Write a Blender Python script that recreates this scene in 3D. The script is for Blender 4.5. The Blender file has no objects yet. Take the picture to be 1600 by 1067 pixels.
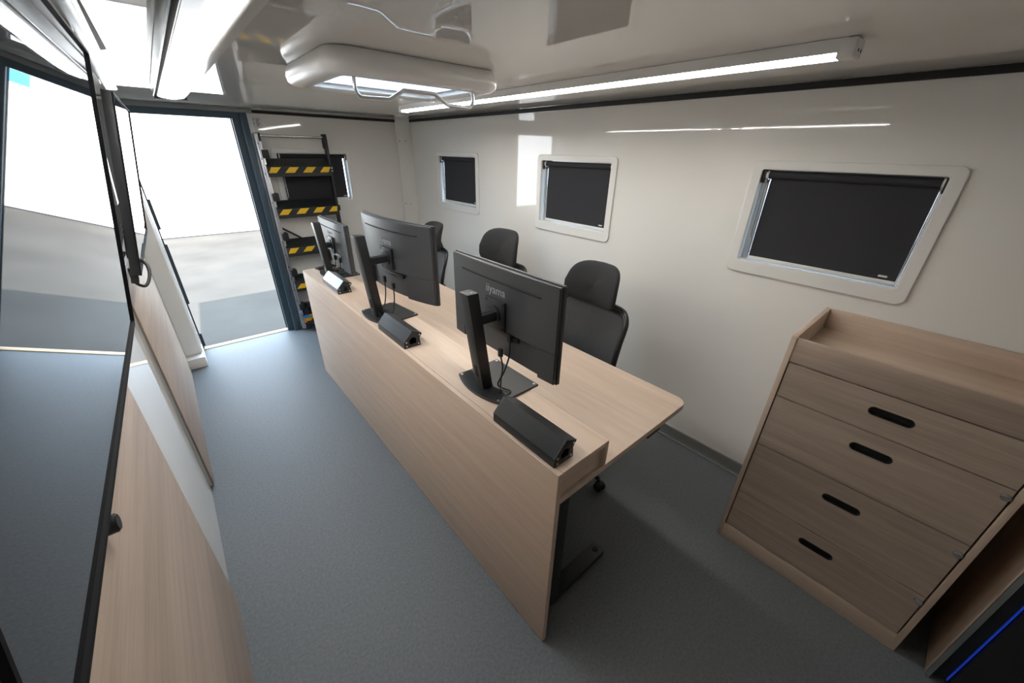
import bpy, bmesh, math, random
from mathutils import Matrix, Vector
R = math.radians
random.seed(4)
S = bpy.context.scene
COL = S.collection

# ------------------------------------------------------------------ camera
CAM_F, YAW, PITCH, ROLL = 593.87, .7172, .4631, .021          # focal length in pixels of a 1600 px wide frame
fwd = Vector((math.sin(YAW)*math.cos(PITCH), math.cos(YAW)*math.cos(PITCH), -math.sin(PITCH)))
rgt = Vector((math.cos(YAW), -math.sin(YAW), 0))
upv = rgt.cross(fwd)
r2 = math.cos(ROLL)*rgt + math.sin(ROLL)*upv
u2 = -math.sin(ROLL)*rgt + math.cos(ROLL)*upv
cam = bpy.data.cameras.new('camera'); cam.sensor_width = 36; cam.lens = CAM_F/1600*36
cam.clip_start = .01; cam.clip_end = 200
co = bpy.data.objects.new('camera', cam); COL.objects.link(co)
co.matrix_world = Matrix(((r2.x, u2.x, -fwd.x, 0), (r2.y, u2.y, -fwd.y, 0), (r2.z, u2.z, -fwd.z, 1.76), (0, 0, 0, 1)))
S.camera = co

# ------------------------------------------------------------------ sky, sun, exposure
w = bpy.data.worlds.new('sky'); S.world = w; w.use_nodes = True
bg = w.node_tree.nodes['Background']
bg.inputs[0].default_value = (.62, .80, 1.0, 1); bg.inputs[1].default_value = 6.4
sd = bpy.data.lights.new('sun', 'SUN'); sd.energy = 17; sd.angle = R(.6); sd.color = (1, .95, .88)
so = bpy.data.objects.new('sun', sd); COL.objects.link(so)
so.rotation_euler = Vector((.06, 1, -.70)).to_track_quat('-Z', 'Y').to_euler(); so.location = (0, -6, 8)
S.view_settings.view_transform = 'Standard'; S.view_settings.look = 'None'
S.view_settings.exposure = 0.85; S.view_settings.gamma = 1
S.view_settings.use_curve_mapping = False
S.cycles.use_denoising = True
S.cycles.max_bounces = 14; S.cycles.diffuse_bounces = 7; S.cycles.glossy_bounces = 6
S.cycles.sample_clamp_indirect = 12

# ------------------------------------------------------------------ materials
def mat(name, col, rough=.5, metal=0, ior=1.5, bump=0, bscale=200, emit=None, estr=0, var=0, vscale=6, coat=0, trans=0, alpha=1, spec=.5, stretch=(1, 1, 1)):
    m = bpy.data.materials.new(name); m.use_nodes = True
    nt = m.node_tree; b = nt.nodes['Principled BSDF']
    b.inputs['Base Color'].default_value = (*col, 1); b.inputs['Roughness'].default_value = rough
    b.inputs['Metallic'].default_value = metal; b.inputs['IOR'].default_value = ior
    b.inputs['Specular IOR Level'].default_value = spec
    b.inputs['Coat Weight'].default_value = coat; b.inputs['Coat Roughness'].default_value = .04
    b.inputs['Transmission Weight'].default_value = trans; b.inputs['Alpha'].default_value = alpha
    if emit: b.inputs['Emission Color'].default_value = (*emit, 1); b.inputs['Emission Strength'].default_value = estr
    if bump or var:
        tc = nt.nodes.new('ShaderNodeTexCoord'); mp = nt.nodes.new('ShaderNodeMapping')
        mp.inputs['Scale'].default_value = stretch; nt.links.new(tc.outputs['Object'], mp.inputs[0])
    if bump:
        n = nt.nodes.new('ShaderNodeTexNoise'); n.inputs['Scale'].default_value = bscale; n.inputs['Detail'].default_value = 3
        nt.links.new(mp.outputs[0], n.inputs['Vector'])
        bp = nt.nodes.new('ShaderNodeBump'); bp.inputs['Strength'].default_value = bump; bp.inputs['Distance'].default_value = .002
        nt.links.new(n.outputs[0], bp.inputs['Height']); nt.links.new(bp.outputs[0], b.inputs['Normal'])
    if var:
        n = nt.nodes.new('ShaderNodeTexNoise'); n.inputs['Scale'].default_value = vscale; n.inputs['Detail'].default_value = 8
        nt.links.new(mp.outputs[0], n.inputs['Vector'])
        rp = nt.nodes.new('ShaderNodeValToRGB'); rp.color_ramp.elements[0].position = .3; rp.color_ramp.elements[1].position = .7
        rp.color_ramp.elements[0].color = (*[c*(1-var) for c in col], 1)
        rp.color_ramp.elements[1].color = (*[min(1, c*(1+var)) for c in col], 1)
        nt.links.new(n.outputs[0], rp.inputs[0]); nt.links.new(rp.outputs[0], b.inputs['Base Color'])
    return m

def wood(name, light, dark, axis='y', rough=.45):
    m = bpy.data.materials.new(name); m.use_nodes = True
    nt = m.node_tree; b = nt.nodes['Principled BSDF']; N = nt.nodes.new; L = nt.links.new
    b.inputs['Roughness'].default_value = rough
    tc = N('ShaderNodeTexCoord'); mp = N('ShaderNodeMapping')
    mp.inputs['Scale'].default_value = {'y': (1, .035, 1), 'x': (.035, 1, 1), 'z': (1, 1, .035)}[axis]
    L(tc.outputs['Object'], mp.inputs[0])
    n1 = N('ShaderNodeTexNoise'); n1.inputs['Scale'].default_value = 26; n1.inputs['Detail'].default_value = 5; n1.inputs['Distortion'].default_value = .15
    n2 = N('ShaderNodeTexNoise'); n2.inputs['Scale'].default_value = 190; n2.inputs['Detail'].default_value = 4
    L(mp.outputs[0], n1.inputs['Vector']); L(mp.outputs[0], n2.inputs['Vector'])
    mx = N('ShaderNodeMix'); mx.data_type = 'FLOAT'; mx.inputs[0].default_value = .4
    L(n1.outputs[0], mx.inputs[2]); L(n2.outputs[0], mx.inputs[3])
    rp = N('ShaderNodeValToRGB'); e = rp.color_ramp.elements
    e[0].position = .33; e[1].position = .66; e[0].color = (*dark, 1); e[1].color = (*light, 1)
    L(mx.outputs[0], rp.inputs[0]); L(rp.outputs[0], b.inputs['Base Color'])
    bp = N('ShaderNodeBump'); bp.inputs['Strength'].default_value = .12; bp.inputs['Distance'].default_value = .001
    L(n2.outputs[0], bp.inputs['Height']); L(bp.outputs[0], b.inputs['Normal'])
    return m

def warped(name, col, rough, amount, scale, ior=1.5):
    """glossy sheet panel with a faint long-wave unevenness"""
    m = mat(name, col, rough, ior=ior)
    nt = m.node_tree; b = nt.nodes['Principled BSDF']
    tc = nt.nodes.new('ShaderNodeTexCoord'); n = nt.nodes.new('ShaderNodeTexNoise'); n.inputs['Scale'].default_value = scale; n.inputs['Detail'].default_value = 1.5
    bp = nt.nodes.new('ShaderNodeBump'); bp.inputs['Strength'].default_value = amount; bp.inputs['Distance'].default_value = .01
    nt.links.new(tc.outputs['Object'], n.inputs['Vector']); nt.links.new(n.outputs[0], bp.inputs['Height']); nt.links.new(bp.outputs[0], b.inputs['Normal'])
    return m

M = {}
M['wall'] = warped('gloss_white_panel', (.77, .755, .72), .035, .018, 4)
M['ceil'] = mat('gloss_white_ceiling', (.72, .71, .68), .015)
M['floor'] = mat('grey_vinyl', (.118, .130, .138), .55, spec=.35, bump=.25, bscale=260, var=.16, vscale=90)
M['oak'] = wood('oak_laminate', (.62, .49, .385), (.51, .385, .295), 'y')
M['oak_x'] = wood('oak_laminate_cross', (.62, .49, .385), (.51, .385, .295), 'x')
M['oak_z'] = wood('oak_laminate_upright', (.62, .49, .385), (.51, .385, .295), 'z')
M['greyoak'] = wood('grey_oak_laminate', (.47, .37, .295), (.33, .255, .20), 'y')
M['bezel'] = mat('matt_black_bezel', (.006, .006, .007), .7, spec=.15)
M['darkoak'] = wood('dark_oak_edge', (.20, .145, .095), (.14, .10, .065), 'z')
M['white'] = mat('white_plastic', (.74, .73, .70), .30)
M['lampwhite'] = mat('lamp_housing', (.74, .74, .73), .25)
M['alu'] = mat('brushed_aluminium', (.62, .63, .64), .32, 1, bump=.1, bscale=400, stretch=(1, 1, .03))
M['chrome'] = mat('chrome', (.75, .75, .75), .12, 1)
M['blk'] = mat('black_plastic', (.017, .018, .019), .36, bump=.15, bscale=700)
M['blkmat'] = mat('black_powder_coat', (.012, .014, .016), .45)
M['dkmetal'] = mat('dark_metal_tread', (.018, .021, .024), .45, bump=.6, bscale=120)
M['monblk'] = mat('monitor_back_plastic', (.042, .044, .048), .34, bump=.2, bscale=900)
M['bar'] = mat('anodised_black', (.03, .032, .034), .28, .35)
M['fabric'] = mat('black_chair_fabric', (.016, .016, .017), .9, bump=.6, bscale=500)
M['mesh'] = mat('grey_chair_mesh', (.125, .125, .127), .8, bump=.9, bscale=420, var=.25, vscale=350)
M['blind'] = mat('charcoal_blind_fabric', (.026, .026, .031), .85, bump=.3, bscale=600)
M['frameblue'] = mat('blue_grey_door_frame', (.040, .068, .092), .35)
M['rubber'] = mat('black_rubber', (.012, .013, .014), .6)
M['darktrim'] = mat('dark_grey_trim', (.05, .054, .056), .25)
M['grey'] = mat('grey_baseboard', (.22, .225, .22), .4, .3)
M['yellow'] = mat('hazard_yellow', (.80, .50, .012), .5)
M['antislip'] = mat('grey_antislip_tape', (.035, .037, .038), .9, bump=.5, bscale=500)
M['screen'] = mat('television_glass', (.006, .008, .010), .015, ior=2.2)
M['led'] = mat('led_diffuser', (.85, .85, .83), .4, emit=(1, .965, .90), estr=20)
M['led2'] = mat('led_strip_wide', (.85, .85, .83), .3, emit=(1, .97, .93), estr=34)
M['glass'] = mat('window_glass', (.9, .95, 1), .02, trans=1, ior=1.02)
M['dome'] = mat('hatch_acrylic', (.95, .97, 1), .05, trans=1, ior=1.02)
M['concrete'] = mat('yard_concrete', (.050, .0455, .040), .85, spec=.05, bump=.3, bscale=14, var=.16, vscale=.9)
M['garage'] = mat('white_garage_cladding', (.83, .83, .82), .5)
M['cladline'] = mat('cladding_groove', (.45, .46, .47), .6)
M['bluesign'] = mat('blue_sign', (.03, .30, .62), .4)
M['thr'] = mat('orange_brown_threshold', (.55, .34, .14), .4)
M['paper'] = mat('label_paper', (.72, .72, .70), .5)
M['ink'] = mat('label_ink', (.09, .10, .15), .6)
M['logo'] = mat('pale_grey_print', (.30, .31, .32), .5)
M['void'] = mat('dark_recess', (.008, .007, .006), .8)  # near-black for slots and screws, and for painted shade behind the drawers
M['bluelight'] = mat('blue_light_strip', (.01, .03, .3), .4, emit=(.02, .10, 1), estr=.12)
M['orange'] = mat('orange_webbing', (.75, .20, .02), .6)
M['blue'] = mat('blue_buckle', (.02, .22, .55), .4)
M['hull'] = mat('vehicle_outer_skin', (.5, .5, .5), .5)

# ------------------------------------------------------------------ mesh helpers
class MB:
    def __init__(s): s.bm = bmesh.new(); s.mats = []; s.ang = 28
    def _mi(s, m):
        if m is None: return 0
        if m not in s.mats: s.mats.append(m)
        return s.mats.index(m)
    def _merge(s, bm, m):
        i = s._mi(m); me = bpy.data.meshes.new('t')
        for f in bm.faces: f.material_index = i
        bm.to_mesh(me); bm.free(); s.bm.from_mesh(me); bpy.data.meshes.remove(me)
    def box(s, x0, x1, y0, y1, z0, z1, bev=0, m=None, mt=None, seg=2):
        bm = bmesh.new(); bmesh.ops.create_cube(bm, size=1)
        for v in bm.verts: v.co = Vector((x0+(v.co.x+.5)*(x1-x0), y0+(v.co.y+.5)*(y1-y0), z0+(v.co.z+.5)*(z1-z0)))
        if bev: bmesh.ops.bevel(bm, geom=bm.edges[:], offset=bev, segments=seg, affect='EDGES', profile=.6)
        if mt: bm.transform(mt)
        s._merge(bm, m); return s
    def cyl(s, p, q, r, r1=None, n=16, m=None, bev=0):
        p = Vector(p); q = Vector(q); d = q-p
        bm = bmesh.new(); bmesh.ops.create_cone(bm, cap_ends=True, segments=n, radius1=r, radius2=r if r1 is None else r1, depth=d.length)
        if bev: bmesh.ops.bevel(bm, geom=[e for e in bm.edges if any(len(f.verts) > 4 for f in e.link_faces)], offset=bev, segments=2, affect='EDGES')
        bm.transform(Matrix.Translation((p+q)/2) @ d.to_track_quat('Z', 'Y').to_matrix().to_4x4())
        s._merge(bm, m); return s
    def tube(s, pts, r, n=10, m=None):
        s.ang = 65
        bm = bmesh.new(); P = [Vector(p) for p in pts]; prev = None; rings = []
        for i, p in enumerate(P):
            t = ((P[min(i+1, len(P)-1)]-p).normalized() + (p-P[max(i-1, 0)]).normalized()).normalized()
            if prev is None:
                a = Vector((0, 0, 1)) if abs(t.z) < .9 else Vector((1, 0, 0)); nrm = (a-t*a.dot(t)).normalized()
            else: nrm = (prev-t*prev.dot(t)).normalized()
            prev = nrm; bn = t.cross(nrm)
            rr = r[i] if isinstance(r, (list, tuple)) else r
            rings.append([bm.verts.new(p+nrm*math.cos(2*math.pi*k/n)*rr+bn*math.sin(2*math.pi*k/n)*rr) for k in range(n)])
        for a, b in zip(rings, rings[1:]):
            for k in range(n): bm.faces.new((a[k], a[(k+1) % n], b[(k+1) % n], b[k]))
        bm.faces.new(rings[0][::-1]); bm.faces.new(rings[-1])
        s._merge(bm, m); return s
    def prism(s, prof, mt, length, m=None, bev=0):
        """profile (a,b) extruded along local z by length, then placed by the matrix mt"""
        bm = bmesh.new(); A = [bm.verts.new((a, b, 0)) for a, b in prof]; B = [bm.verts.new((a, b, length)) for a, b in prof]
        n = len(prof); bm.faces.new(A[::-1]); bm.faces.new(B)
        for k in range(n): bm.faces.new((A[k], A[(k+1) % n], B[(k+1) % n], B[k]))
        bmesh.ops.recalc_face_normals(bm, faces=bm.faces[:])
        if bev: bmesh.ops.bevel(bm, geom=bm.edges[:], offset=bev, segments=2, affect='EDGES')
        bm.transform(mt); s._merge(bm, m); return s
    def plate(s, outline, holes, t, mt, m=None, bev=0):
        """flat plate with holes: local xy outline, thickness t along local z (0..t), placed by mt"""
        s.ang = 14
        cu = bpy.data.curves.new('t', 'CURVE'); cu.dimensions = '2D'; cu.fill_mode = 'BOTH'; cu.extrude = t/2-bev
        cu.bevel_depth = bev; cu.bevel_resolution = 1; cu.offset = -bev
        for pl in [outline]+list(holes):
            sp = cu.splines.new('POLY'); sp.points.add(len(pl)-1); sp.use_cyclic_u = True
            for q, (a, b) in zip(sp.points, pl): q.co = (a, b, 0, 1)
        o = bpy.data.objects.new('t', cu); me = bpy.data.meshes.new_from_object(o)
        bm = bmesh.new(); bm.from_mesh(me); bmesh.ops.remove_doubles(bm, verts=bm.verts[:], dist=1e-5)
        bmesh.ops.recalc_face_normals(bm, faces=bm.faces[:])
        bm.transform(mt @ Matrix.Translation((0, 0, t/2)))
        bpy.data.objects.remove(o); bpy.data.curves.remove(cu); bpy.data.meshes.remove(me)
        s._merge(bm, m); return s
    def grid(s, fn, nu, nv, m=None, thick=0):
        bm = bmesh.new(); V = [[bm.verts.new(fn(i/nu, j/nv)) for j in range(nv+1)] for i in range(nu+1)]
        for i in range(nu):
            for j in range(nv): bm.faces.new((V[i][j], V[i+1][j], V[i+1][j+1], V[i][j+1]))
        if thick: bmesh.ops.solidify(bm, geom=bm.faces[:], thickness=thick)
        s._merge(bm, m); return s
    def build(s, name, m=None, parent=None, ang=None):
        me = bpy.data.meshes.new(name); s.bm.to_mesh(me); s.bm.free()
        for x in (s.mats or [m]): me.materials.append(x)
        if len(me.polygons):
            me.polygons.foreach_set('use_smooth', [True]*len(me.polygons)); me.set_sharp_from_angle(angle=R(ang or s.ang))
        o = bpy.data.objects.new(name, me); COL.objects.link(o)
        if parent: o.parent = parent
        return o

def rr(x0, x1, y0, y1, r, n=6):
    if r <= 0: return [(x0, y0), (x1, y0), (x1, y1), (x0, y1)]
    out = []
    for cx, cy, a in ((x1-r, y0+r, -90), (x1-r, y1-r, 0), (x0+r, y1-r, 90), (x0+r, y0+r, 180)):
        for k in range(n+1): t = R(a+90*k/n); out.append((cx+r*math.cos(t), cy+r*math.sin(t)))
    return out
def frame_m(ax, ay, az, org):
    m = Matrix.Identity(4)
    for i in range(3): m[i][0] = ax[i]; m[i][1] = ay[i]; m[i][2] = az[i]; m[i][3] = org[i]
    return m
X, Y, Z = (1, 0, 0), (0, 1, 0), (0, 0, 1)
def neg(v): return tuple(-a for a in v)
def tag(o, label, cat, group=None):
    o['label'] = label; o['category'] = cat
    if group: o['group'] = group
    return o
def empty(name, loc, label, cat, group=None, rz=0):
    o = bpy.data.objects.new(name, None); COL.objects.link(o); o.empty_display_size = .1
    o.location = loc; o.rotation_euler = (0, 0, rz); return tag(o, label, cat, group)
def struct(mb, name, m=None, parent=None):
    o = mb.build(name, m, parent)
    if not parent: o['kind'] = 'structure'
    return o
def copy_tree(o, parent=None):
    c = o.copy(); COL.objects.link(c)
    if parent: c.parent = parent
    for ch in [x for x in o.children]: copy_tree(ch, c)
    return c
def text_mesh(txt, size, mt, name, m, parent, ext=.0006):
    cu = bpy.data.curves.new('t', 'FONT'); cu.body = txt; cu.size = size; cu.extrude = ext; cu.align_x = 'CENTER'; cu.align_y = 'CENTER'
    o = bpy.data.objects.new('t', cu); me = bpy.data.meshes.new_from_object(o); me.name = name
    bpy.data.objects.remove(o); bpy.data.curves.remove(cu)
    me.transform(mt); me.materials.clear(); me.materials.append(m)
    o = bpy.data.objects.new(name, me); COL.objects.link(o); o.parent = parent; return o
def smooth_path(pts, k=6):
    P = [Vector(p) for p in pts]; out = []
    for i in range(len(P)-1):
        a, b, c, d = P[max(i-1, 0)], P[i], P[i+1], P[min(i+2, len(P)-1)]
        for j in range(k):
            t = j/k
            out.append(.5*((2*b)+(c-a)*t+(2*a-5*b+4*c-d)*t*t+(3*b-a-3*c+d)*t**3))
    return out+[P[-1]]

# ------------------------------------------------------------------ the room
XL, XR, YF, YB, H = -.262, 2.2155, 4.37, -1.35, 2.05
TH = .055
struct(MB().box(XL-TH, XR+TH, YB-TH, YF, -.05, 0), 'floor', M['floor'])
HX0, HX1, HY0, HY1 = .575, 1.115, 1.545, 1.935                         # roof hatch opening
struct(MB().plate(rr(XL-TH, XR+TH, YB-TH, YF+TH, 0), [rr(HX0, HX1, HY0, HY1, .03)], .06, frame_m(X, Y, Z, (0, 0, H))), 'ceiling', M['ceil'])
WZ0, WZ1, WW = 1.274, 1.710, .634                                   # window openings
WY = [.419, 1.920, 3.40]; FWX = 1.200
mr = frame_m(neg(Y), Z, X, (XR, 0, 0))                              # right wall: u = -y, v = z, n = +x (outwards)
mr_in = mr
# local: x -> -Y, y -> Z, z -> +X  (right handed check: (-Y) x Z = -X, so flip with reversed outline handled by recalc)
struct(MB().plate(rr(-YF-TH, -YB+TH, 0, H, 0), [rr(-y-WW/2, -y+WW/2, WZ0, WZ1, .012) for y in WY], TH, mr), 'wall_right', M['wall'])
mf = frame_m(X, Z, Y, (0, YF, 0))
DX0, DX1, DZ = -.125, .605, 1.965
out = [(XL-TH, 0), (DX0, 0), (DX0, DZ+.045), (.715, DZ+.045), (.715, 0), (XR, 0), (XR, H), (XL-TH, H)]
struct(MB().plate(out, [rr(FWX-WW/2, FWX+WW/2, WZ0, WZ1, .012)], TH, mf), 'wall_far', M['wall'])
struct(MB().box(XL-TH, XL, YB, YF, 0, H), 'wall_left', M['wall'])
struct(MB().box(XL-TH, XR+TH, YB-TH, YB, 0, H), 'wall_back', M['wall'])
# black seal between walls and ceiling
struct(MB().box(.765, 2.078, YF-.016, YF, H-.034, H-.010, .003).build('trim_1', M['rubber']) and MB().box(XR-.016, XR, YB, 4.272, H-.030, H-.004, .003), 'trim_2', M['rubber'])
bpy.data.objects['trim_1']['kind'] = 'structure'
struct(MB().prism([(2.076, 4.37), (2.082, 4.345), (2.168, 4.275), (2.2155, 4.262), (2.2155, 4.37)], Matrix.Identity(4), H, bev=.004), 'trim_3', M['white'])
sc = bpy.data.objects['trim_3']
for z in (1.84, 1.20, .62):
    for t in (.22, .78):
        px, py = 2.082+(2.168-2.082)*t, 4.345+(4.275-4.345)*t
        MB().cyl((px+.003, py+.003, z), (px-.004, py-.005, z), .005, n=14).build('screw', M['rubber'], sc)
# grey skirting at the right wall with a bright lower lip
bb = struct(MB().box(XR-.012, XR, YB, 4.26, 0, .085, .002), 'baseboard_right', M['grey'])
MB().box(XR-.026, XR-.010, YB, 4.26, 0, .012, .003).build('floor_lip', M['alu'], bb)
struct(MB().box(.765, 2.075, YF-.012, YF, 0, .07, .002), 'baseboard_far', M['white'])
# outer skin and roof of the vehicle body, below the floor
struct(MB().box(XL-TH, XR+TH, YB-TH, YF-.02, -.30, -.052), 'trim_4', M['hull'])

# ------------------------------------------------------------------ door opening
d = struct(MB().plate([(DX1+.004, 0), (.672, 0), (.672, DZ+.048), (DX0-.02, DZ+.048), (DX0-.02, DZ), (DX1+.004, DZ)], [], .085, frame_m(X, Z, Y, (0, YF-.03, 0)), bev=.003), 'door_1', M['frameblue'])
MB().box(.668, .716, YF-.075, YF+.03, 0, DZ+.047, .006).build('frame_profile', M['frameblue'], d)
MB().box(DX1-.004, DX1+.010, YF+.005, YF+.02, .03, DZ, .003).build('door_seal', M['rubber'], d)
MB().box(-.123, -.112, YF+.01, YF+.022, .0, DZ+.01, .003).build('edge_seal', M['rubber'], d)
for z0, z1 in ((.03, .16), (.46, 1.00), (1.12, 1.36)): MB().box(-.116, -.098, YF+.008, YF+.026, z0, z1, .004).build('hinge_cover', M['rubber'], d)
MB().box(DX0, .668, YF-.012, YF+.05, -.012, .006, .003).build('threshold', M['thr'], d)
struct(MB().box(.717, .762, YF-.018, YF+.0, 0, H-.02, .003), 'trim_5', M['alu'])
hd = struct(MB().box(DX0-.14, .765, YF-.045, YF-.0, DZ+.048, H-.002, .004), 'trim_6', M['grey'])

# white post and plinth left of the door
pc = MB().box(-.250, -.135, 4.07, 4.355, .09, H-.01, .006).box(-.137, -.128, 4.10, 4.13, .09, H-.02, .002).box(-.137, -.128, 4.24, 4.25, .09, H-.02, .002)
po = pc.build('corner_post', M['white']); tag(po, 'white full-height post on the left of the open doorway', 'post')
MB().box(-.256, -.122, 3.975, 4.30, 0, .09, .004).build('plinth', M['white'], po)

# ------------------------------------------------------------------ windows with roller blinds
def window(idx, loc, rz):
    o = MB().plate(rr(-.358, .358, WZ0-.059, WZ1+.035, .032), [rr(-WW/2+.003, WW/2-.003, WZ0+.003, WZ1-.003, .010)], .012, frame_m(X, Z, neg(Y), (0, 0, 0)), bev=.003).build('window_%d' % idx, M['white'])
    o.location = loc; o.rotation_euler = (0, 0, rz); o['kind'] = 'structure'
    MB().plate(rr(-WW/2, WW/2, WZ0, WZ1, .012), [rr(-WW/2+.032, WW/2-.020, WZ0+.022, WZ1-.018, .01)], .02, frame_m(X, Z, Y, (0, TH-.012, 0))).build('pane_frame', M['alu'], o)
    MB().box(-WW/2+.015, WW/2-.015, TH-.006, TH-.002, WZ0+.012, WZ1-.012).build('pane', M['glass'], o)
    return o
def blind(loc, rz, label):
    o = empty('roller_blind', loc, label, 'blind', 'black roller blinds in the window recesses', rz)
    zt = WZ1-.026
    MB().cyl((-.294, .024, zt), (.305, .024, zt), .0175, n=20).build('roller_tube', M['blind'], o)
    MB().box(-.278, .300, .028, .0295, WZ0+.022, zt, 0).build('blind_fabric', M['blind'], o)
    MB().box(-.278, .300, .024, .032, WZ0+.010, WZ0+.024, .002).build('bottom_bar', M['white'], o)
    b = MB().box(-.315, -.296, .006, .045, zt-.036, zt+.020, .003, M['blkmat']).cyl((-.297, .024, zt), (-.287, .024, zt), .021, n=18, m=M['white'])
    b.build('chain_bracket', None, o)
    MB().box(.3065, .315, .008, .042, zt-.036, zt+.020, .002).build('end_bracket', M['blkmat'], o)
    MB().cyl((.300, .024, zt), (.3068, .024, zt), .019, n=18).build('end_cap', M['white'], o)
    for k, x in enumerate((-.284, .3055)):
        MB().cyl((x, .030, WZ0+.006), (x, .030, zt-.03), .0035, n=10).build('guide_rod', M['chrome'], o)
    ch = [(-.292, .012, zt)]+[(-.290, .010, zt-.30*i/8) for i in range(1, 8)]+[(-.289+.006*math.sin(a), .010, zt-.29-.012*math.sin(a/2)) for a in (.8, 1.6, 2.4, 3.1)]
    MB().tube(ch, .0022, 6).build('bead_chain', M['chrome'], o)
    MB().box(.240, .270, .0262, .0278, WZ0+.034, WZ0+.042).build('maker_tag', M['paper'], o)
    return o
for i, y in enumerate(WY): window(i+1, (XR, y, 0), -math.pi/2)
window(4, (FWX, YF, 0), 0)
b0 = blind((XR, WY[0], 0), -math.pi/2, 'black roller blind in the large window above the wooden drawer unit')
for loc, rz, lab in (((XR, WY[1], 0), -math.pi/2, 'black roller blind in the middle window of the long white wall'),
                     ((XR, WY[2], 0), -math.pi/2, 'black roller blind in the small window nearest the far corner of the long wall'),
                     ((FWX, YF, 0), 0, 'black roller blind in the end wall window, behind the hanging steps')):
    c = copy_tree(b0); c.location = loc; c.rotation_euler = (0, 0, rz); c['label'] = lab
    if rz == 0:
        for k in c.children:
            if k.name.split('.')[0] in ('blind_fabric', 'bottom_bar'): k.location.x = -.017

# ------------------------------------------------------------------ ceiling fittings
t = empty('led_tube_light', (1.525, 1.7, 2.05), 'slim lit LED tube light running along the ceiling beside the long window wall', 'ceiling light')
P = [(-.032, .0), (.034, .0), (.034, -.041), (.030, -.0415), (.030, -.036), (-.030, -.0275), (-.030, -.0325), (-.034, -.031)]
MB().prism(P, frame_m(X, Z, neg(Y), (0, 1.32, -.001)), 2.64).build('lamp_body', M['lampwhite'], t)
pr_ = [(-.0298, -.029), (.0298, -.037), (.0298, -.041), (-.0298, -.0325)]
MB().prism(pr_, frame_m(X, Z, neg(Y), (0, 1.30, 0)), 2.60).build('diffuser', M['led'], t)
for s in (-1, 1):
    yy = (1.30, 1.345) if s > 0 else (-1.345, -1.30)
    e = MB().box(-.034, .034, yy[0], yy[1], -.048, -.001, .010, seg=3).build('end_cap', M['lampwhite'], t)
    yo = yy[1] if s > 0 else yy[0]
    for xx in (.012, -.012): MB().cyl((xx, yo+s*.001, -.03), (xx, yo-s*.004, -.03), .004, n=14).build('screw', M['rubber'], e)

t = empty('wide_ceiling_lamp', (.185, 1.95, 2.05), 'wide white box-shaped ceiling lamp above the walkway left of the desk', 'ceiling light')
MB().box(-.076, .076, -1.35, 1.30, -.022, -.001, .003).build('lamp_body', M['alu'], t)
MB().prism([(-.070, -.020), (.070, -.020), (.062, -.050), (.040, -.056), (-.040, -.056), (-.062, -.050)], frame_m(X, Z, neg(Y), (0, 1.29, 0)), 2.63, bev=.002).build('lamp_cover', M['lampwhite'], t)
MB().box(-.022, .022, -1.30, 1.25, -.0585, -.0555, .0008).build('diffuser', M['led2'], t)
for y in (1.295, -1.345): MB().box(-.074, .074, y-.004, y+.004, -.060, -.002, .002).build('end_cap', M['darktrim'], t)
MB().box(-.0785, -.0735, -1.34, 1.29, -.048, -.004, .001).build('side_rail', M['darktrim'], t)

t = tag(MB().box(-.080, -.036, -.6, 3.25, H-.034, H-.001, .003).build('ceiling_rail', M['darktrim']), 'dark grey rail on the ceiling above the two wall televisions', 'rail')
MB().box(-.037, -.032, -.6, 3.25, H-.030, H-.002, .001).build('rail_edge', M['chrome'], t)

# roof hatch
t = empty('roof_hatch', (.845, 1.74, 2.05), 'white framed roof hatch with daylight and a bent grab handle in the ceiling', 'roof hatch')
fr = frame_m(X, Y, Z, (0, 0, -.075))
rim = MB()
prof = [(.000, -.001), (.012, -.020), (.016, -.040), (.012, -.058), (-.004, -.070), (-.040, -.075), (-.088, -.073), (-.096, -.066), (-.098, .060)]
def loop(off, n=7):
    return rr(-.338-off, .338+off, -.275-off, .272+off, .075+off, n)
def inner(f, n=7):
    return rr(-.270-f, .270+f, -.195-f, .195+f, .03, n)
rings = [loop(a) for a, z in prof[:5]]
zs = [z for a, z in prof[:5]]
rings += [rr(-.306, .306, -.240, .240, .055, 7), inner(.012), inner(.002), inner(0)]; zs += [-.075, -.073, -.066, .065]
bm = bmesh.new(); vs = [[bm.verts.new((x, y, z)) for x, y in rg] for rg, z in zip(rings, zs)]
for a, c in zip(vs, vs[1:]):
    for k in range(len(a)): bm.faces.new((a[k], a[(k+1) % len(a)], c[(k+1) % len(a)], c[k]))
bmesh.ops.recalc_face_normals(bm, faces=bm.faces[:]); rim._merge(bm, M['lampwhite'])
rim.build('hatch_frame', None, t, 50)
MB().plate(rr(-.2695, .2695, -.1945, .1945, .03), [rr(-.252, .252, -.178, .178, .02)], .012, frame_m(X, Y, Z, (0, 0, -.05))).build('blind_cassette', M['lampwhite'], t)
def dome(u, v):
    x = -.30+.60*u; y = -.22+.44*v; h = .05*(1-(2*u-1)**4)*(1-(2*v-1)**4)
    return (x, y, .066+h)
MB().grid(dome, 16, 12, thick=.003).build('dome_pane', M['dome'], t)
hp = smooth_path([(-.245, -.205, -.074), (-.246, -.207, -.105), (-.235, -.205, -.125), (-.215, -.205, -.130), (-.135, -.205, -.128), (-.12, -.205, -.126), (-.07, -.205, -.098), (-.055, -.205, -.094), (.055, -.205, -.094), (.07, -.205, -.098), (.12, -.205, -.126), (.135, -.205, -.128), (.215, -.205, -.130), (.235, -.205, -.125), (.246, -.207, -.105), (.245, -.205, -.074)], 4)
MB().tube(hp, .007, 10).build('grab_handle', M['alu'], t)
MB().cyl((.29, .20, -.080), (.29, .20, -.072), .011, n=14).build('latch_button', M['lampwhite'], t)

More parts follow.
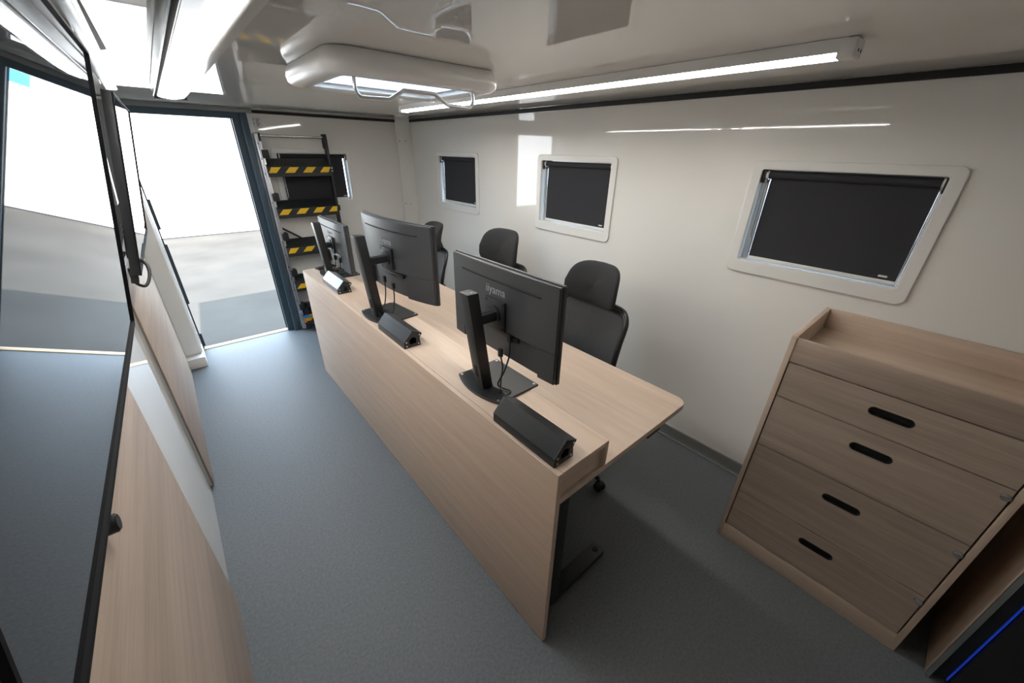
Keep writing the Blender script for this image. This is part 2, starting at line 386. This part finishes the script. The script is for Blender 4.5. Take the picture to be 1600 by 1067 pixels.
# ------------------------------------------------------------------ left side: cabinets and televisions
def wall_cabinet(y0, y1, label, knob):
    o = empty('wall_cabinet', (XL, (y0+y1)/2, 0), label, 'cabinet')
    h = (y1-y0)/2
    MB().box(.0, .006, -h, h, .02, 1.17, 0).build('body', M['oak'], o)
    MB().box(.006, .018, -h+.002, h-.002, .004, 1.165, .001).build('door_panel', M['greyoak'], o)
    if knob:
        KY = .79-(y0+y1)/2
        MB().cyl((.018, KY, 1.165), (.042, KY, 1.165), .017, n=18, bev=.003).build('knob', M['blkmat'], o)
    return o
wall_cabinet(YB+.05, 1.488, 'oak cabinet front nearest the camera, under the near television', True)
c2 = wall_cabinet(2.31, 3.955, 'oak cabinet front under the far television, beside the doorway', False)
for ob in c2.children: pass
MB().box(.0, .017, -.8225-.012, -.8225-.0005, .03, 1.17, .001).build('edge_band', M['darkoak'], c2)
MB().box(.0, .012, -.8225-.034, -.8225-.013, .03, 1.17, .003).build('edge_profile', M['alu'], c2)

TVT = .191
def television(loc, label, th, br):
    o = empty('television', loc, label, 'television', 'wall televisions')
    o.rotation_euler = (0, TVT, -.017)
    MB().box(-th, 0, -.558, .558, 0, .632, .003).build('casing', M['blkmat'], o)
    MB().box(-.001, .0008, -.552, .552, .010, .627).build('screen', M['screen'], o)
    MB().plate(rr(-.558, .558, 0, .632, .004), [rr(-.553, .553, .011, .627, .002)], .005, frame_m(Y, Z, X, (0, 0, 0))).build('bezel', M['bezel'], o)
    MB().box(-.040, -.022, -.40, .40, .03, .34, .008).build('rear_housing', M['blkmat'], o)
    MB().box(-br, -.038, -.16, .16, .16, .30, .004).build('wall_bracket', M['blkmat'], o)
    return o
t1 = television((-.1730, .834, 1.319), 'large near television on the left wall, mirroring the doorway', .024, .118)
t2 = television((-.150, 2.60, 1.297), 'second television further along the left wall, seen almost edge-on', .026, .1425)
MB().box(-.056, -.010, -.557, -.40, .175, .60, .004).build('side_cover', M['darktrim'], t2)
MB().tube(smooth_path([(-.03, -.52, .02), (-.02, -.53, -.03), (.008, -.50, -.055), (.022, -.44, -.03), (.018, -.38, .0), (-.005, -.35, .03)]), .006, 8).build('cable', M['rubber'], t2)
MB().box(-.03, -.006, -.545, -.515, -.035, .01, .004).build('plug', M['blkmat'], t2)
for k in range(3):
    MB().tube(smooth_path([(-.028, -.56, .20-.02*k), (-.036, -.575-.008*k, .16-.02*k), (-.04, -.572, .10-.015*k), (-.03, -.556, .09)]), .003, 6).build('cable', M['rubber'], t2)
st = MB().box(-.004, .004, -.03, .03, -.42, 0, .002, mt=Matrix.Translation((-.062, 1.62, 2.02)) @ Matrix.Rotation(.12, 4, 'Y')).build('hanging_strap', M['alu'])
tag(st, 'flat aluminium hanger strip between the two televisions below the ceiling rail', 'bracket')

# ------------------------------------------------------------------ desk
DY0, DY1 = .527, 3.245
t = empty('desk', (.653, DY0, 0), 'long light oak desk with full front panel and raised shelf, carrying three monitors', 'desk')
ln = DY1-DY0
MB().box(0, .020, 0, ln, .004, .905, .0015).build('front_panel', M['oak'], t)
MB().box(.0205, .247, .0, ln, .888, .907, .0015).build('raised_shelf', M['oak'], t)
MB().box(.0205, .228, .012, .030, .772, .888, .001).build('shelf_end', M['oak_x'], t); MB().box(.0205, .228, ln-.03, ln-.012, .772, .888, .001).build('shelf_end', M['oak_x'], t)
MB().box(.231, .247, .0, ln, .797, .888, .0015).build('shelf_back', M['oak'], t)
dt = rr(.0205, .838, .001, ln, .05, 8); 
dt = [p for p in dt if not (p[0] < .08)]; dt = [(.0205, .001)]+dt[:]+[(.0205, ln)]
MB().plate(dt, [], .026, frame_m(X, Y, Z, (0, 0, .771)), bev=.0015).build('desktop', M['oak'], t)
for yy in (.075, ln*.40, ln-.105):
    L_ = MB().box(.10, .17, yy, yy+.05, .03, .771, .003).build('leg', M['blkmat'], t)
    f = MB().box(.06, .49, yy-.006, yy+.062, .010, .040, .004).build('foot', M['blkmat'], L_)
    MB().cyl((.46, yy+.028, 0), (.46, yy+.028, .043), .013, n=16).build('levelling_screw', M['rubber'], L_); MB().cyl((.09, yy+.028, 0), (.09, yy+.028, .043), .013, n=16).build('levelling_screw', M['rubber'], L_)
MB().box(.08, .72, .085, .12, .742, .771, .002).build('support_rail', M['blkmat'], t); MB().box(.08, .72, ln-.12, ln-.085, .742, .771, .002).build('support_rail', M['blkmat'], t)
MB().box(.115, .155, .09, ln-.09, .715, .760, .002).build('crossbar', M['blkmat'], t)
MB().box(.54, .63, .006, .045, .745, .771, .004).build('height_control', M['blkmat'], t)

# ------------------------------------------------------------------ monitors
def monitor(loc, w_, h_, zc, curve, dx, label, cables, rz=0, top=.405, lean=-.060, notch=(.08, .08), logo=True):
    """local: +x is the viewer side; base origin at the foot of the column"""
    o = empty('monitor', loc, label, 'monitor', 'monitors on the desk', rz)
    ar = [(-.066+.0, y) for y in ()]
    pl = [(.175, -.135), (.175, .135), (-.030, .135)]+[(-.030-.030*(1-(2*k/10-1)**2), .135-.27*k/10) for k in range(1, 10)]+[(-.030, -.135)]
    bs = MB().plate(pl, [], .010, frame_m(X, Y, Z, (0, 0, .001)), bev=.002).build('base', M['blk'], o)
    for x, y in ((.163, -.122), (.163, .122), (-.022, -.122), (-.022, .122)): MB().cyl((x, y, .010), (x, y, .0125), .006, n=16).build('base_screw', M['alu'], bs)
    # column leaning back
    mt = Matrix(((1, 0, lean/top, 0), (0, 1, 0, 0), (0, 0, 1, .010), (0, 0, 0, 1)))
    col = MB().box(-.022, .026, -.027, .027, 0, top, .005, mt=mt).build('column', M['blk'], o)
    xs = lambda z: lean/top*(z-.01)
    MB().box(-.0235, -.0215, -.010, .010, .055, .105, .0008, mt=mt).build('cable_slot', M['void'], col)
    text_mesh('iiyama', .013, frame_m(neg(Y), X, Z, (lean+.004, 0, top+.0101)) , 'lettering', M['logo'], col)
    za = zc
    MB().cyl((xs(za)+.02, 0, za), (dx-.035, 0, za), .020, n=18).box(xs(za)+.015, dx-.03, -.024, .024, za-.018, za+.018, .004).build('arm', M['blk'], o)
    hd = MB().box(dx-.046, dx-.034, -.058, .058, za-.058, za+.058, .004).cyl((dx-.052, 0, za), (dx-.045, 0, za), .036, n=24)
    hd = hd.build('mount_plate', M['blkmat'], o)
    for y in (-.048, .048):
        for z in (-.048, .048): MB().cyl((dx-.0475, y, za+z), (dx-.045, y, za+z), .0045, n=14).build('screw', M['void'], hd)
    cv = lambda y: curve*(y/(w_/2))**2
    z0 = zc-h_/2; z1 = zc+h_/2
    def slab(x0, x1, ya, yb, za_, zb, taper=0):
        n = 16
        def fn(i, j):
            y = ya+(yb-ya)*i/n
            return y
        bm = bmesh.new(); ring = []
        for i in range(n+1):
            y = ya+(yb-ya)*i/n
            e = taper*abs(y/(w_/2))**3
            ring.append([bm.verts.new((x0+e+cv(y), y, za_)), bm.verts.new((x1+cv(y), y, za_)), bm.verts.new((x1+cv(y), y, zb)), bm.verts.new((x0+e+cv(y), y, zb))])
        for a, c in zip(ring, ring[1:]):
            for k in range(4): bm.faces.new((a[k], a[(k+1) % 4], c[(k+1) % 4], c[k]))
        bm.faces.new(ring[0]); bm.faces.new(ring[-1][::-1])
        bmesh.ops.recalc_face_normals(bm, faces=bm.faces[:])
        es = [e for e in bm.edges if len(e.link_faces) == 2 and e.calc_face_angle(0) > .9]
        bmesh.ops.bevel(bm, geom=es, offset=.003, segments=2, affect='EDGES')
        return bm
    b = MB(); b._merge(slab(dx-.012, dx+.006, -w_/2, w_/2, z0, z1), M['monblk']); pn = b.build('panel', None, o)
    b = MB(); b._merge(slab(dx+.0055, dx+.0068, -w_/2+.006, w_/2-.006, z0+.018, z1-.006), M['screen']); b.build('screen', None, o)
    zl = z0+h_*.33
    b = MB(); b._merge(slab(dx-.034, dx-.011, -w_/2+.003, w_/2-.003, zl, z1-.004, .010), M['monblk'])
    for ya, yb in ((-w_/2+.003, -w_/2+notch[0]), (w_/2-notch[1], w_/2-.003)):
        b._merge(slab(dx-.034, dx-.011, ya, yb, z0+.004, zl+.004, .010), M['monblk'])
    hs = b.build('rear_housing', None, o)
    b = MB().box(dx-.020, dx-.0122, -.11, .12, zl-.030, zl-.012, .002).build('connector_strip', M['blk'], o)
    b = MB(); n = 14; bm = bmesh.new()
    pts = []
    for i in range(n+1):
        y = -w_*.37+w_*.74*i/n; e = .010*abs(y/(w_/2))**3
        pts.append((dx-.0336+e+cv(y), y, z1-.055))
    b.tube(pts, .0042, 6, M['void']); b.build('vent_slot', None, hs)
    if logo:
        text_mesh('iiyama', .046, frame_m(neg(Y), Z, neg(X), (dx-.0342, .008, za+.088)), 'lettering', M['logo'], hs)
    for cpts in cables:
        MB().tube(smooth_path(cpts), .0033, 8).build('cable', M['rubber'], o)
        MB().box(cpts[0][0]-.007, cpts[0][0]+.007, cpts[0][1]-.009, cpts[0][1]+.009, cpts[0][2]-.004, cpts[0][2]+.03, .002).build('plug', M['rubber'], o)
    return o
SH = .907
def cab(dx, y, z, sw, yend, xe=.03):
    return [(dx-.030, y, z), (dx-.036, y-.005, max(.05, z-.06)), (dx-.05, y+sw*.4, max(.035, z-.13)), (dx-.07, y+sw, max(.022, z-.19)), (xe+.02, yend, .016), (xe-.03, yend, .004)]
monitor((.765, 1.045, SH), .612, .36, .305, 0, .100, 'nearest monitor on the desk, flat and dark grey, its back to the camera',
        [cab(.10, -.075, .215, .02, -.11, .03), [(.07, -.02, .13), (.065, -.04, .09), (.05, -.05, .05), (.03, -.07, .02), (.01, -.09, .015)]])
monitor((.730, 1.995, SH), .70, .408, .321, .040, .140, 'wide curved monitor in the middle of the desk',
        [cab(.13, .06, .175, -.01, -.02, .05), cab(.13, -.03, .155, -.02, -.06, .04)], rz=.10, top=.45, lean=-.045, notch=(.20, .10))
monitor((.778, 2.98, SH), .575, .34, .222, 0, .090, 'smallest-looking monitor at the far end of the desk beside the steps',
        [cab(.10, .05, .10, -.01, .02, .05), cab(.10, -.06, .10, -.02, -.09, .05)], top=.375, lean=-.03, notch=(.13, .10))

# ------------------------------------------------------------------ angular bar units on the shelf
def bar_unit(loc, length, label):
    o = empty('console_bar', loc, label, 'bar unit', 'angular bar units on the desk shelf')
    outer = [(0, 0), (0, .034), (.046, .083), (.096, .060), (.082, .040), (.086, .0)]
    inn = [(.005, .006), (.005, .032), (.046, .076), (.088, .057), (.076, .040), (.080, .006)]
    mt = frame_m(X, Z, neg(Y), (0, length, 0))
    MB().plate(outer, [inn], length, mt, bev=.001).build('body', M['bar'], o)
    b = MB(); hole = [(.030, .016), (.027, .036), (.044, .052), (.064, .044), (.062, .018)]
    b.plate(outer, [hole], .006, frame_m(X, Z, neg(Y), (0, length+.006, 0)), bev=.001).build('end_plate', M['blkmat'], o)
    ec = MB().plate(outer, [hole], .006, frame_m(X, Z, neg(Y), (0, .0, 0)), bev=.001).build('end_plate', M['blkmat'], o)
    for x, z in ((.012, .012), (.012, .032), (.082, .056), (.074, .012)): MB().cyl((x, -.008, z), (x, -.005, z), .004, n=14).build('screw', M['alu'], ec)
    MB().box(.0475, .0482, .01, length-.01, .0, .0006, mt=Matrix.Translation((-.028, 0, .0606)) @ Matrix.Rotation(-.82, 4, 'Y')).build('seam', M['void'], o)
    return o
bar_unit((.664, .562, SH), .285, 'black angular bar unit on the shelf in front of the nearest monitor')
bar_unit((.666, 1.545, SH), .290, 'black angular bar unit on the shelf in front of the curved middle monitor')
bar_unit((.680, 2.51, SH), .300, 'black angular bar unit catching bright light, in front of the far monitor')
t = tag(MB().box(-.075, .075, -.03, .03, 0, .014, .004).build('remote_control', M['blk']), 'flat black remote lying on the far end of the desk shelf', 'remote control')
t.location = (.815, 3.20, SH+.0005); t.rotation_euler = (0, 0, .25)
MB().box(-.06, .06, -.022, .022, .0138, .0150, .0005).build('key_pad', M['rubber'], t)

# ------------------------------------------------------------------ office chairs (facing the desk, local -x is forwards)
def office_chair(loc, label, rz=0):
    o = empty('office_chair', loc, label, 'office chair', 'black office chairs behind the desk', rz)
    q = MB()
    def pad(u, v):
        a = 2*math.pi*u; ph = math.pi*(v-.5); ce = lambda c, p: math.copysign(abs(c)**p, c)
        x = .030*ce(math.sin(ph), .8)
        k = ce(math.cos(ph), .30) if abs(math.cos(ph)) > 1e-6 else 0
        yy = .172*k*ce(math.cos(a), .48); zz = .115*k*ce(math.sin(a), .52)
        yy *= 1-.10*(zz/.115)*1.0 if zz > 0 else 1+.02
        return (.205+x+.06*(yy/.17)**2*-1+.018*(1-(zz/.115)**2)*-1+.02*(zz/.115), yy, 1.112+zz)
    q.grid(pad, 44, 20); q.build('headrest', M['fabric'], o, 80)
    bx = lambda y, z: .165+.06*(z-.55)/.45-.045*(abs(y)/.23)**2-.03*math.sin(math.pi*min(1, max(0, (z-.5)/.5)))
    outl = rr(-.236, .236, .52, 1.005, .075, 8)
    outl = [(y*(1.0 if z > .75 else .90+.10*max(0, (z-.52)/.23)), z) for y, z in outl]
    pts = []
    for k in range(len(outl)):
        y0, z0 = outl[k]; y1, z1 = outl[(k+1) % len(outl)]
        n = max(1, int(math.hypot(y1-y0, z1-z0)/.03))
        for j in range(n): y = y0+(y1-y0)*j/n; z = z0+(z1-z0)*j/n; pts.append((bx(y, z), y, z))
    MB().tube(pts+[pts[0]], .016, 10).build('back_frame', M['blk'], o, 60)
    def msh(u, v):
        z = .53+.465*v; hw = .226*(1.0 if z > .75 else .90+.10*(z-.52)/.23)
        for lim in (.53+.06,):
            if z < lim: hw -= .06*(1-math.sqrt(max(0, 1-((lim-z)/.06)**2)))
        if z > .935: hw -= .06*(1-math.sqrt(max(0, 1-((z-.935)/.06)**2)))
        y = -hw+2*hw*u
        return (bx(y, z)-.006, y, z)
    MB().grid(msh, 20, 18, thick=.004).build('back_mesh', M['mesh'], o, 80)
    MB().tube(smooth_path([(.19, 0, .62), (.235, 0, .78), (.245, 0, .95), (.215, 0, 1.06)]), .020, 10).build('headrest_post', M['blk'], o)
    MB().box(.165, .20, -.13, .13, .60, .70, .012).build('lumbar_support', M['blk'], o)
    def seat(u, v):
        a = 2*math.pi*u; ph = math.pi*(v-.5); ce = lambda c, p: math.copysign(abs(c)**p, c)
        k = ce(math.cos(ph), .35) if abs(math.cos(ph)) > 1e-6 else 0
        x = .235*k*ce(math.cos(a), .5); y = .245*k*ce(math.sin(a), .5)
        return (-.06+x, y, .475+.038*ce(math.sin(ph), .8)-.03*max(0, -(x)/.235)**3)
    MB().grid(seat, 40, 16).build('seat', M['fabric'], o, 80)
    MB().box(-.14, .08, -.11, .11, .395, .440, .012).build('tilt_mechanism', M['blk'], o)
    MB().tube(smooth_path([(.06, 0, .42), (.17, 0, .44), (.205, 0, .52), (.19, 0, .63)]), .024, 10).build('back_support', M['blk'], o)
    for s in (-1, 1):
        a = MB().tube(smooth_path([(-.02, s*.19, .43), (-.02, s*.275, .44), (-.01, s*.285, .52), (-.01, s*.285, .63)]), .016, 10).build('armrest', M['blk'], o)
        MB().box(-.14, .10, s*.285-.04, s*.285+.04, .630, .655, .010, seg=3).build('arm_pad', M['rubber'], a)
    MB().cyl((-.02, 0, .12), (-.02, 0, .26), .028, n=18).cyl((-.02, 0, .26), (-.02, 0, .40), .018, n=18).build('gas_lift', M['blkmat'], o)
    MB().cyl((-.02, 0, .075), (-.02, 0, .135), .045, .036, n=20).build('base_hub', M['blk'], o)
    for k in range(5):
        a = R(-94+72*k); cx, sx = math.cos(a), math.sin(a)
        pth = [(-.02+cx*r_, sx*r_, z) for r_, z in ((.03, .105), (.12, .105), (.24, .092), (.350, .074))]
        L_ = MB().tube(pth, [.026, .023, .019, .015], 10).build('leg', M['blk'], o)
        ex, ey = -.02+cx*.350, sx*.350
        cs = MB().cyl((ex, ey, .05), (ex, ey, .075), .008, n=10)
        nx, ny = -sx, cx
        for s in (-1, 1): cs.cyl((ex+nx*s*.007+cx*.012, ey+ny*s*.007+sx*.012, .0265), (ex+nx*s*.026+cx*.012, ey+ny*s*.026+sx*.012, .0265), .0265, n=20, bev=.004)
        cs.box(-.02, .02, -.018, .018, .03, .056, .006, mt=Matrix.Translation((ex+cx*.008, ey+sx*.008, 0)) @ Matrix.Rotation(a, 4, 'Z'))
        cs.build('caster', M['rubber'], L_)
    return o
ch = office_chair((1.500, 1.228, 0), 'nearest black office chair with a mesh back, behind the nearest monitor')
for loc, rz, sz, lab in (((1.510, 2.035, 0), .10, 1.045, 'middle black office chair, its headrest below the middle window'),
                     ((1.500, 2.99, 0), -.12, .985, 'farthest black office chair, half hidden behind the curved monitor')):
    c = copy_tree(ch); c.location = loc; c.rotation_euler = (0, 0, rz); c['label'] = lab; c.scale = (1, 1, sz)

# ------------------------------------------------------------------ drawer unit at the right wall
CX, CY0, CY1, CH = 1.711, -.401, .297, 1.138
t = empty('drawer_unit', (CX, CY0, 0), 'oak drawer unit with tray top and four slotted drawers below the large window', 'drawer unit')
cw, cd = CY1-CY0, XR-.004-CX
MB().box(0, cd, 0, .018, 0, CH, .001).build('side_panel', M['oak_z'], t); MB().box(0, cd, cw-.018, cw, 0, CH, .001).build('side_panel', M['oak_z'], t)
MB().box(cd-.018, cd, .018, cw-.018, .10, CH, .001).build('back_panel', M['oak'], t)
MB().box(.0, .018, .018, cw-.018, 0, .085, .001).build('plinth', M['oak'], t)
MB().box(.018, cd-.018, .018, cw-.018, 1.030, 1.046, .001).build('tray_floor', M['oak'], t)
MB().box(.003, .019, .018, cw-.018, 1.031, CH-.006, .001).build('tray_front', M['greyoak'], t)
MB().box(.021, .024, .018, cw-.018, .08, 1.028).build('painted_gap_shade', M['void'], t)  # near-black sheet behind the drawers: shade of the gaps put into its colour
zb = [.087, .323, .613, .869, 1.028]
hz = [.249, .522, .792, .955]
for k in range(4):
    z0, z1 = zb[k]+.002, zb[k+1]-.002
    yc = cw*.5-.002-.006; hole = [(yy, zz) for yy, zz in rr(.3435-.0605, .3435+.0605, hz[k]-.016, hz[k]+.016, .0159, 8)]
    dr = MB().plate([(.0230, z0), (cw-.0230, z0), (cw-.0230, z1), (.0230, z1)], [hole], .016, frame_m(Y, Z, X, (.002, 0, 0)), bev=.0008).build('drawer', M['greyoak'], t)
    MB().box(.0185, .0200, .26, .43, hz[k]-.03, hz[k]+.03).build('handle_slot', M['void'], dr)
    rim_o = rr(.3435-.0615, .3435+.0615, hz[k]-.017, hz[k]+.017, .0169, 8); rim_i = rr(.3435-.058, .3435+.058, hz[k]-.0135, hz[k]+.0135, .0134, 8)
    MB().plate(rim_o, [rim_i], .016, frame_m(Y, Z, X, (.0012, 0, 0))).build('handle_rim', M['blkmat'], dr)
    if k < 4:
        zk = (.293, .566, .838, .990)[k]
        MB().cyl((.003, .034, zk), (-.012, .034, zk), .0115, n=18, bev=.003).build('lock_knob', M['alu'], dr)

# black cabinet beside the drawer unit, cut by the frame
t = empty('equipment_cabinet', (1.705, -.49, 0), 'black equipment cabinet with a thin blue light line, beside the oak drawer unit', 'cabinet')
MB().box(.012, .48, -.60, -.014, .02, 1.05, .004).build('body', M['blkmat'], t)
MB().box(.0, .49, -.012, .0, 0, 1.07, .001).build('side_panel', M['oak_z'], t)
MB().box(-.004, .004, -.0135, .0010, 0, 1.07, .001).build('edge_strip', M['alu'], t)
MB().box(.004, .014, -.0515, -.0485, .03, 1.02, .001).build('light_strip', M['bluelight'], t)
MB().box(.002, .012, -.59, -.056, .03, 1.03, .003).build('front_door', M['blk'], t)

# ------------------------------------------------------------------ steps hung on the end wall
t = empty('boarding_steps', (.75, YF, 0), 'folding black metal boarding steps with yellow hazard stripes, hung upright on the end wall', 'steps')
W_ = .555
MB().box(-.022, .0, -.145, -.05, .03, 1.86, .004).build('stringer', M['alu'], t)
MB().box(-.004, .014, -.155, -.128, .03, 1.80, .006).build('side_tube', M['alu'], t)
for z in [.10+.12*k for k in range(15)]: MB().cyl((-.014, -.144, z), (-.014, -.149, z), .006, n=14).build('bolt', M['chrome'], t)
q = MB()
q.box(W_-.006, W_+.016, -.125, -.05, .03, 1.84, .004)
for z0 in (.02, .38, .735, 1.09, 1.445):
    q.box(W_-.004, W_+.022, -.150, -.06, z0+.10, z0+.155, .006)
q.box(W_-.012, W_+.020, -.115, -.03, 1.75, 1.875, .010)
q.build('right_stringer', M['blkmat'], t)
for z0 in (.38, .735, 1.09, 1.445):
    for dz in (.115, .14): MB().cyl((W_+.004, -.148, z0+dz), (W_+.004, -.155, z0+dz), .006, n=14).build('bolt', M['chrome'], t)
MB().box(-.018, .022, -.125, -.03, 1.74, 1.865, .008).build('top_hook', M['blkmat'], t)
MB().cyl((.0, -.085, 1.845), (W_, -.085, 1.845), .011, n=14).build('top_rod', M['chrome'], t)
for k in range(5):
    zn = 1.605-.357*k
    yb, yf = -.06, -.185
    tilt = .060
    tr = MB()
    tr.prism([(yf, zn-.004), (yb, zn+tilt), (yb, zn+tilt-.03), (yf, zn-.088), (yf-.004, zn-.085), (yf-.004, zn-.006)], frame_m(Y, Z, X, (0, 0, 0)), W_-.012, bev=.001)
    tb = tr.build('tread', M['dkmetal'], t)
    q = MB()
    for i in range(17):
        for j in range(3):
            x = .03+.031*i+(.015 if j % 2 else 0); f = .25+.25*j
            y = yf+(yb-yf)*f; z = zn-.004+(tilt+.004)*f
            q.cyl((x, y, z-.001), (x, y, z+.0018), .007, n=8)
    q.build('grip_hole_pattern', M['void'], tb)['kind'] = 'stuff'
    q = MB(); z0, z1 = zn-.055, zn-.008
    q.box(.004, W_-.016, yf-.0062, yf-.0040, z0-.004, z1+.004, 0, M['antislip'])
    def stripe(a0, a1):
        pts = [(a0, z0), (a1, z0), (a1+.045, z1), (a0+.045, z1)]
        lo, hi = .006, W_-.018
        poly = [(min(max(x, lo), hi), z) for x, z in pts]
        if poly[0][0] >= poly[1][0]-1e-4: return
        q.prism(poly, frame_m(X, Z, neg(Y), (0, yf-.0060, 0)), .0012, M['yellow'])
    for a0 in [(-.012+.016*(k % 2))+.148*i for i in range(4)]: stripe(a0, a0+.078)
    q.build('hazard_strip', None, tb)
    MB().box(-.004, .05, -.16, -.075, zn+.062, zn+.13, .004).build('tread_bracket', M['blkmat'], tb)
for (za, zb_) in ((.60, .82), (.24, .44)):
    MB().tube([(.28, -.07, za), (W_-.02, -.07, zb_)], .010, 8).build('cross_brace', M['blkmat'], t)
    MB().tube([(.28, -.075, zb_), (W_-.02, -.075, za)], .010, 8).build('cross_brace', M['blkmat'], t)
MB().tube([(.02, -.06, 1.06), (.20, -.06, .93)], .009, 8).build('cross_brace', M['blkmat'], t)
q = MB().box(.0, .13, -.15, -.06, .10, .13, .004).box(.02, .06, -.17, -.12, .03, .102, .006).box(.03, .07, -.155, -.09, .128, .30, .006).box(.03, .14, -.155, -.09, .25, .30, .006)
q.build('lower_hinge', M['blkmat'], t)
s = MB().box(.0, .06, 0, .012, 0, .028, .003, M['blue']).box(.055, .20, .001, .010, .004, .030, .002, M['orange']).box(.0, .018, .0, .01, -.05, .0, .002, M['orange'])
s = s.build('lashing_strap', None); s.location = (.752, YF-.215, .165)
tag(s, 'short orange lashing strap with a blue buckle at the foot of the hanging steps', 'strap')

# label sheet above the steps
n = tag(MB().box(.737, .823, YF-.002, YF-.0004, 1.912, 1.984).build('notice_label', M['paper']), 'small white notice label with printed lines above the hanging steps', 'label')
q = MB()
for x0, x1, wd in ((.746, .778, 0), (.786, .816, 1)):
    for k in range(6): q.box(x0, x1-.004*(k % 3), YF-.0026, YF-.0018, 1.973-.0098*k-.0032, 1.973-.0098*k+.0018)
fr_ = [(.737, .823, 1.912, 1.9135), (.737, .823, 1.9825, 1.984), (.737, .7385, 1.912, 1.984), (.8215, .823, 1.912, 1.984)]
for a in fr_: q.box(a[0], a[1], YF-.0026, YF-.0018, a[2], a[3])
q.build('printed_lines', M['ink'], n)

# ------------------------------------------------------------------ the yard outside
GZ, GY = -.80, 15.6
g = MB().box(-40, 40, -25, 40, GZ-.2, GZ).build('ground', M['concrete']); g['kind'] = 'structure'
t = empty('garage_building', (0, GY, GZ), 'white hall with sectional doors across the yard, seen through the doorway', 'building')
MB().box(-14, 14, 0, 6, .0, 4.6).build('wall', M['garage'], t)
q = MB().box(-14, 14, -.02, 0, 0, .035)
q.build('base_seal', M['rubber'], t)
for vx, vz in ((2.30, .26), (.0, .27), (-2.5, .27)):
    q = MB()
    for k in range(3): q.box(vx-.24, vx+.24, -.012, -.002, vz+.045*k, vz+.045*k+.010)
    q.build('vent', M['cladline'], t)
q = MB().box(2.33, 3.6, -.03, -.002, 2.93, 3.9).build('blue_sign_panel', M['bluesign'], t)
